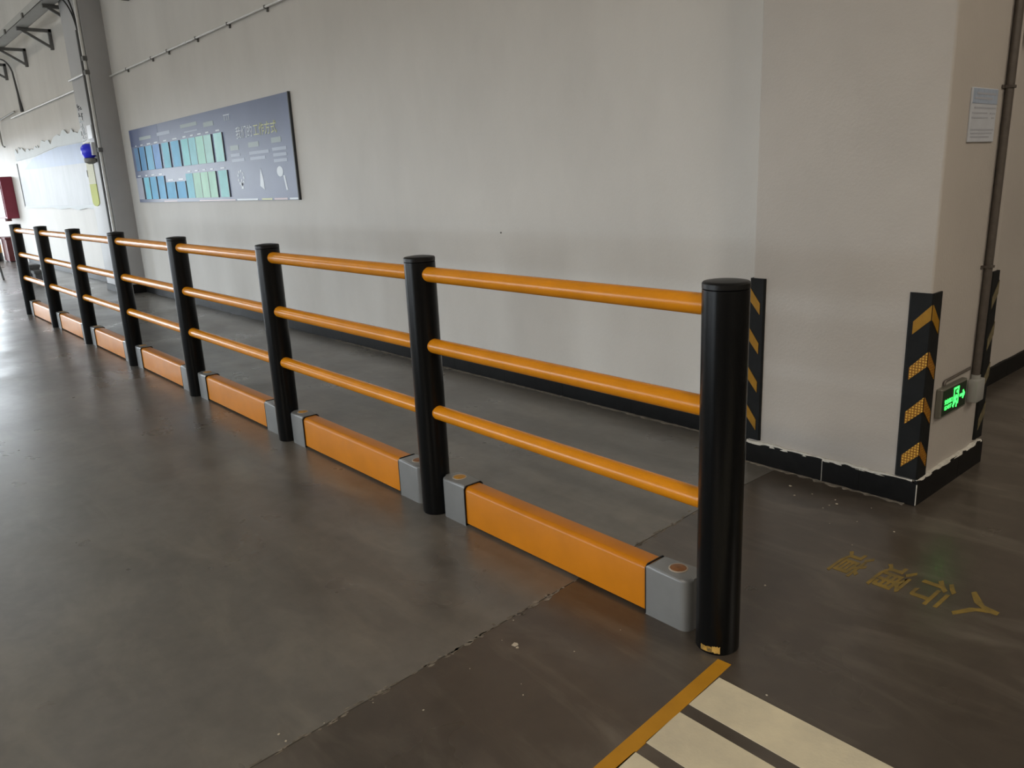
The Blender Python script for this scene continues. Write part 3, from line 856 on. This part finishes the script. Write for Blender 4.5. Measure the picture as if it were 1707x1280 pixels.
bm = BM(); tube(bm, [(-18.3, YW - 0.06, 3.20), (-20.0, YW - 0.06, 3.17)] + arc((-20.0, YW - 0.06, 3.17), (-20.35, YW - 0.06, 3.16), (-20.35, YW - 0.06, 3.0), 6)[1:] + [(-20.35, YW - 0.06, 2.72)] + arc((-20.35, YW - 0.06, 2.72), (-20.35, YW - 0.06, 2.6), (-20.1, YW - 0.06, 2.6), 6)[1:], 0.017, 12)
child(obj('pipe', bm, M['grey_box'], smooth=50), lp3)

# ------------------------------------------------------------------ cable tray on triangular steel brackets
TZ = 4.16
tr = empty('cable_tray', (-16, 1.26, TZ), 'long grey steel cable tray running level below the ceiling, top left', 'cable tray')
bm = BM(); box(bm, -23.5, -4.5, 1.15, 1.365, TZ, TZ + 0.006)
child(obj('tray_bottom', bm, M['tray']), tr)
for y in (1.15, 1.359):
    bm = BM(); box(bm, -23.5, -4.5, y, y + 0.006, TZ, TZ + 0.10)
    child(obj('tray_side', bm, M['tray']), tr)
for x in (-12.1, -13.5, -15.0, -16.5, -18.0):
    bm = BM(); box(bm, x - 0.035, x + 0.035, 1.125, 1.152, TZ - 0.02, TZ + 0.05, 0.003)
    child(obj('tray_clip', bm, M['steel']), tr)
BL = {-12.45: 'grey steel bracket under the cable tray nearest the column', -14.4: 'grey triangular bracket under the cable tray, second from the column',
      -16.53: 'grey triangular steel bracket under the cable tray, third from the column', -18.6: 'grey steel bracket under the cable tray at the left edge of the photo'}
for x, lab in BL.items():
    br = empty('bracket', (x, YW, 3.85), lab, 'bracket', 'steel brackets of the cable tray')
    bm = BM(); box(bm, x - 0.03, x + 0.03, YW - 0.05, YW, 3.84, TZ, 0.003)
    child(obj('upright', bm, M['steel']), br)
    bm = BM(); box(bm, x - 0.03, x + 0.03, 1.20, YW, TZ - 0.05, TZ - 0.001, 0.003)
    child(obj('arm', bm, M['steel']), br)
    bm = BM(); y0, z0, y1, z1 = 1.27, TZ - 0.04, YW - 0.02, 3.87
    d = Vector((y1 - y0, z1 - z0)).normalized(); nrm = Vector((-d.y, d.x)) * 0.02
    prism(bm, [(y0 - nrm.x, z0 - nrm.y), (y1 - nrm.x, z1 - nrm.y), (y1 + nrm.x, z1 + nrm.y), (y0 + nrm.x, z0 + nrm.y)], 'x', x - 0.02, x + 0.02)
    child(obj('brace', bm, M['steel']), br)
bm = BM(); box(bm, -10.16, -10.04, YW - 0.1, YW, 3.835, 3.95, 0.006); box(bm, -10.13, -10.07, YW - 0.14, YW - 0.09, 3.86, 3.93, 0.004)
tag(obj('wall_socket', bm, M['steel']), 'small dark fitting on the grey wall at the top edge right of the column', 'fitting')

# cables and pipes on the column edge
c1 = empty('conduit', (-11.47, 1.39, 0), 'pale vertical pipe down the right edge of the grey column', 'pipe')
bm = BM(); tube(bm, [(-11.43, 1.385, 0.1), (-11.43, 1.385, 4.3)], 0.022, 12)
child(obj('pipe', bm, M['pipe'], smooth=50), c1)
for z in (0.9, 2.08, 3.3):
    bm = BM(); box(bm, -11.47, -11.39, 1.355, 1.412, z - 0.03, z + 0.03, 0.004)
    child(obj('clamp', bm, M['steel']), c1)
c2 = empty('conduit', (-11.55, 1.39, 0), 'dark vertical conduit beside the pale pipe on the grey column', 'pipe')
bm = BM(); tube(bm, [(-11.54, 1.382, 0.1), (-11.54, 1.382, 3.68)], 0.026, 12)
child(obj('pipe', bm, M['darkpipe'], smooth=50), c2)
bm = BM()
for dx in (0, 0.02):
    tube(bm, [(-11.55 + dx, 1.385, 3.66)] + arc((-11.55 + dx, 1.385, 3.66), (-11.58 + dx * 2, 1.38, 3.95), (-11.95 + dx * 12, 1.36, 4.15), 8)[1:], 0.011, 8)
child(obj('loose_cable', bm, M['cord'], smooth=50), c2)
bm = BM()
tube(bm, [(-18.25, YW - 0.25, 4.17)] + arc((-18.25, YW - 0.25, 4.17), (-17.8, YW - 0.12, 4.2), (-17.75, YW - 0.06, 3.9), 8)[1:] + [(-17.72, YW - 0.04, 3.5), (-17.70, YW - 0.03, 3.14)],
     [0.016] * 9 + [0.020, 0.032], 10)
tag(obj('hanging_cable', bm, M['darkpipe'], smooth=50), 'dark cable curving down the far wall from the cable tray', 'cable')

# ------------------------------------------------------------------ pale poster and small things at the far column
fp = empty('film_poster', (-16.5, YW, 1.27), 'large glossy whitish poster with ragged glare along its top on the bright far wall', 'poster')
bm = BM(); box(bm, -19.3, -13.2, YW - 0.02, YW - 0.001, 1.275, 2.36, 0.002)
child(obj('poster_sheet', bm, M['film']), fp)  # reflected daylight is put into the whitish sheet colour
bm = BM(); prism(bm, [(-17.0, 2.02), (-13.2, 1.98), (-13.2, 2.30), (-15.4, 2.33), (-17.6, 2.24), (-18.6, 2.05)], 'y', YW - 0.023, YW - 0.018)
child(obj('blue_band', bm, M['film_blue']), fp)['label'] = 'pale blue band across the upper part'
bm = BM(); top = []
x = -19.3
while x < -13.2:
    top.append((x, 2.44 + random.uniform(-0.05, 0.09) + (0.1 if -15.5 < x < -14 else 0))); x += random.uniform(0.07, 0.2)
prism(bm, [(-19.3, 2.25), (-17.5, 2.26), (-15.4, 2.34), (-13.2, 2.31), (-13.2, 2.46)] + top[::-1], 'y', YW - 0.026, YW - 0.012)  # ragged shape stands for the bloom above the sheet
child(obj('glare_edge', bm, M['glare_print']), fp)['label'] = 'ragged white glare modelled along the top'
bm = BM(); prism(bm, [(-19.3, 1.30), (-13.2, 1.30), (-13.2, 1.235), (-14.0, 1.25), (-14.6, 1.215), (-15.2, 1.25), (-16.0, 1.225), (-16.6, 1.255), (-19.3, 1.25)], 'y', YW - 0.026, YW - 0.006)  # pale strip stands for the bloom below the sheet
child(obj('lower_glare_edge', bm, M['glare_print']), fp)
bm = BM(); box(bm, -19.36, -19.30, YW - 0.03, YW - 0.001, 1.27, 2.2, 0.003)
child(obj('side_strip', bm, M['steel']), fp)

yp = empty('column_poster', (-12.2, 1.41, 1.3), 'narrow cream and lime vertical poster on the front of the far column', 'poster')
bm = BM(); box(bm, -12.40, -12.02, 1.400, 1.411, 1.62, 2.22, 0.002)
child(obj('upper_sheet', bm, M['cream']), yp)
bm = BM(); prism(bm, [(-12.40, 1.62), (-12.02, 1.62), (-12.02, 1.36)] + [(-12.21 + 0.19 * math.cos(-k * PI / 8), 1.36 - 0.07 * math.sin(k * PI / 8)) for k in range(1, 8)] + [(-12.40, 1.36)], 'y', 1.400, 1.411)
child(obj('lower_sheet', bm, M['lime']), yp)['label'] = 'lime coloured lower end'
for z in (2.08, 1.78):
    bm = BM(); box(bm, -12.417, -12.39, 1.394, 1.412, z - 0.05, z + 0.05, 0.002)
    child(obj('holder', bm, M['steel']), yp)
vl = empty('column_lettering', (-12.1, 1.41, 2.3), 'small dark and white characters above the narrow poster on the far column', 'sign')
for k, z in enumerate((2.72, 2.60, 2.53, 2.44, 2.36, 2.28)):
    bm = BM()
    for j in range(7):
        a = -12.39 + random.uniform(0, 0.22); zz = z + random.uniform(-0.035, 0.03)
        if random.random() < 0.5: box(bm, a, a + random.uniform(0.03, 0.09), 1.404, 1.411, zz, zz + 0.012)
        else: box(bm, a, a + 0.014, 1.404, 1.411, zz - 0.02, zz + 0.03)
    child(obj('character', bm, M['char'] if k < 2 else M['glare_print']), vl)
bm = BM(); box(bm, -12.0, -11.76, 1.397, 1.411, 2.26, 2.45, 0.002)
pp = obj('paper_notice', bm, M['white']); tag(pp, 'small white notice on the far column above the blue alarm', 'notice')
al = empty('alarm', (-11.75, 1.40, 2.08), 'small bright blue alarm light on the front of the far column', 'alarm')
bm = BM(); lathe(bm, [(0.0, 1.98), (0.07, 1.99), (0.10, 2.05), (0.10, 2.13), (0.07, 2.17), (0.03, 2.19), (0, 2.19)], -11.84, 1.33, 20)
child(obj('dome', bm, M['blue'], smooth=50), al)
bm = BM(); box(bm, -11.74, -11.66, 1.34, 1.411, 2.02, 2.20, 0.006)
child(obj('white_plate', bm, M['white']), al)
bm = BM(); lathe(bm, [(0.03, 1.90), (0.085, 1.93), (0.09, 1.975), (0.07, 1.985)], -11.81, 1.33, 20); box(bm, -11.85, -11.77, 1.33, 1.411, 1.93, 1.97, 0.004)
child(obj('holder', bm, M['grey_box'], smooth=50), al)

# ------------------------------------------------------------------ far left: red cabinet, striped bollard, blocks
rc = empty('hose_cabinet', (-21.2, YW, 1.0), 'dark red cabinet hung on the far wall at the left edge', 'cabinet')
bm = BM(); box(bm, -22.3, -20.35, 1.45, YW, 1.02, 1.96, 0.015)
child(obj('cabinet_body', bm, M['red']), rc)
bm = BM(); box(bm, -22.25, -20.42, 1.435, 1.452, 1.06, 1.92, 0.006)
child(obj('cabinet_door', bm, M['red']), rc)
bm = BM(); tube(bm, [(-20.6, 1.50, 0.96), (-20.6, 1.50, 1.03)], 0.07, 14)
child(obj('outlet', bm, M['red_d'], smooth=50), rc)
eb = empty('extinguisher_box', (-21.18, 1.5, 0), 'dark red box standing on the floor below the red cabinet', 'box')
bm = BM(); box(bm, -21.50, -20.85, 1.40, 1.62, 0.02, 0.56, 0.012)
child(obj('box_body', bm, M['red_d']), eb)
bm = BM(); box(bm, -21.52, -20.83, 1.38, 1.64, 0.53, 0.59, 0.01)
child(obj('lid', bm, M['red_d']), eb)
bm = BM(); box(bm, -21.45, -20.9, 1.42, 1.60, 0.0, 0.03)
child(obj('foot', bm, M['blk_p']), eb)
bo = empty('bollard', (-21.75, 1.25, 0), 'thick yellow and black striped bollard at the left edge in front of the red box', 'bollard')
for k in range(5):
    bm = BM(); lathe(bm, [(0.155, k * 0.2), (0.16, k * 0.2 + 0.004), (0.16, k * 0.2 + 0.196), (0.155, (k + 1) * 0.2)], -21.75, 1.25, 24)
    child(obj('band', bm, M['yel_p'] if k % 2 else M['blk_p'], smooth=40), bo)

for (x0, x1, y0, y1, h), lab in ((((-15.25, -15.02, 0.80, 0.97, 0.30)), 'taller grey concrete block on the floor behind the last railing post'),
                                 (((-15.0, -14.74, 0.83, 1.03, 0.21)), 'lower grey concrete block beside a taller one behind the railing')):
    t = empty('concrete_block', ((x0 + x1) / 2, (y0 + y1) / 2, 0), lab, 'block', 'grey blocks behind the far end of the railing')
    bm = BM(); box(bm, x0, x1, y0, y1, 0, h, 0.012)
    child(obj('block_body', bm, M['conc']), t)
    bm = BM(); box(bm, x0 - 0.012, x1 + 0.012, y0 - 0.012, y1 + 0.012, h - 0.05, h + 0.002, 0.006)
    child(obj('block_rim', bm, M['conc']), t)
bm = BM(); tube(bm, [(-16.2, 0.55, 0.0), (-16.4, 0.55, 0.27)], 0.02, 8)
tag(obj('stake', bm, M['darkpipe'], smooth=50), 'short dark leaning stake on the floor behind the last railing post', 'stake')
bpy.context.view_layer.update()
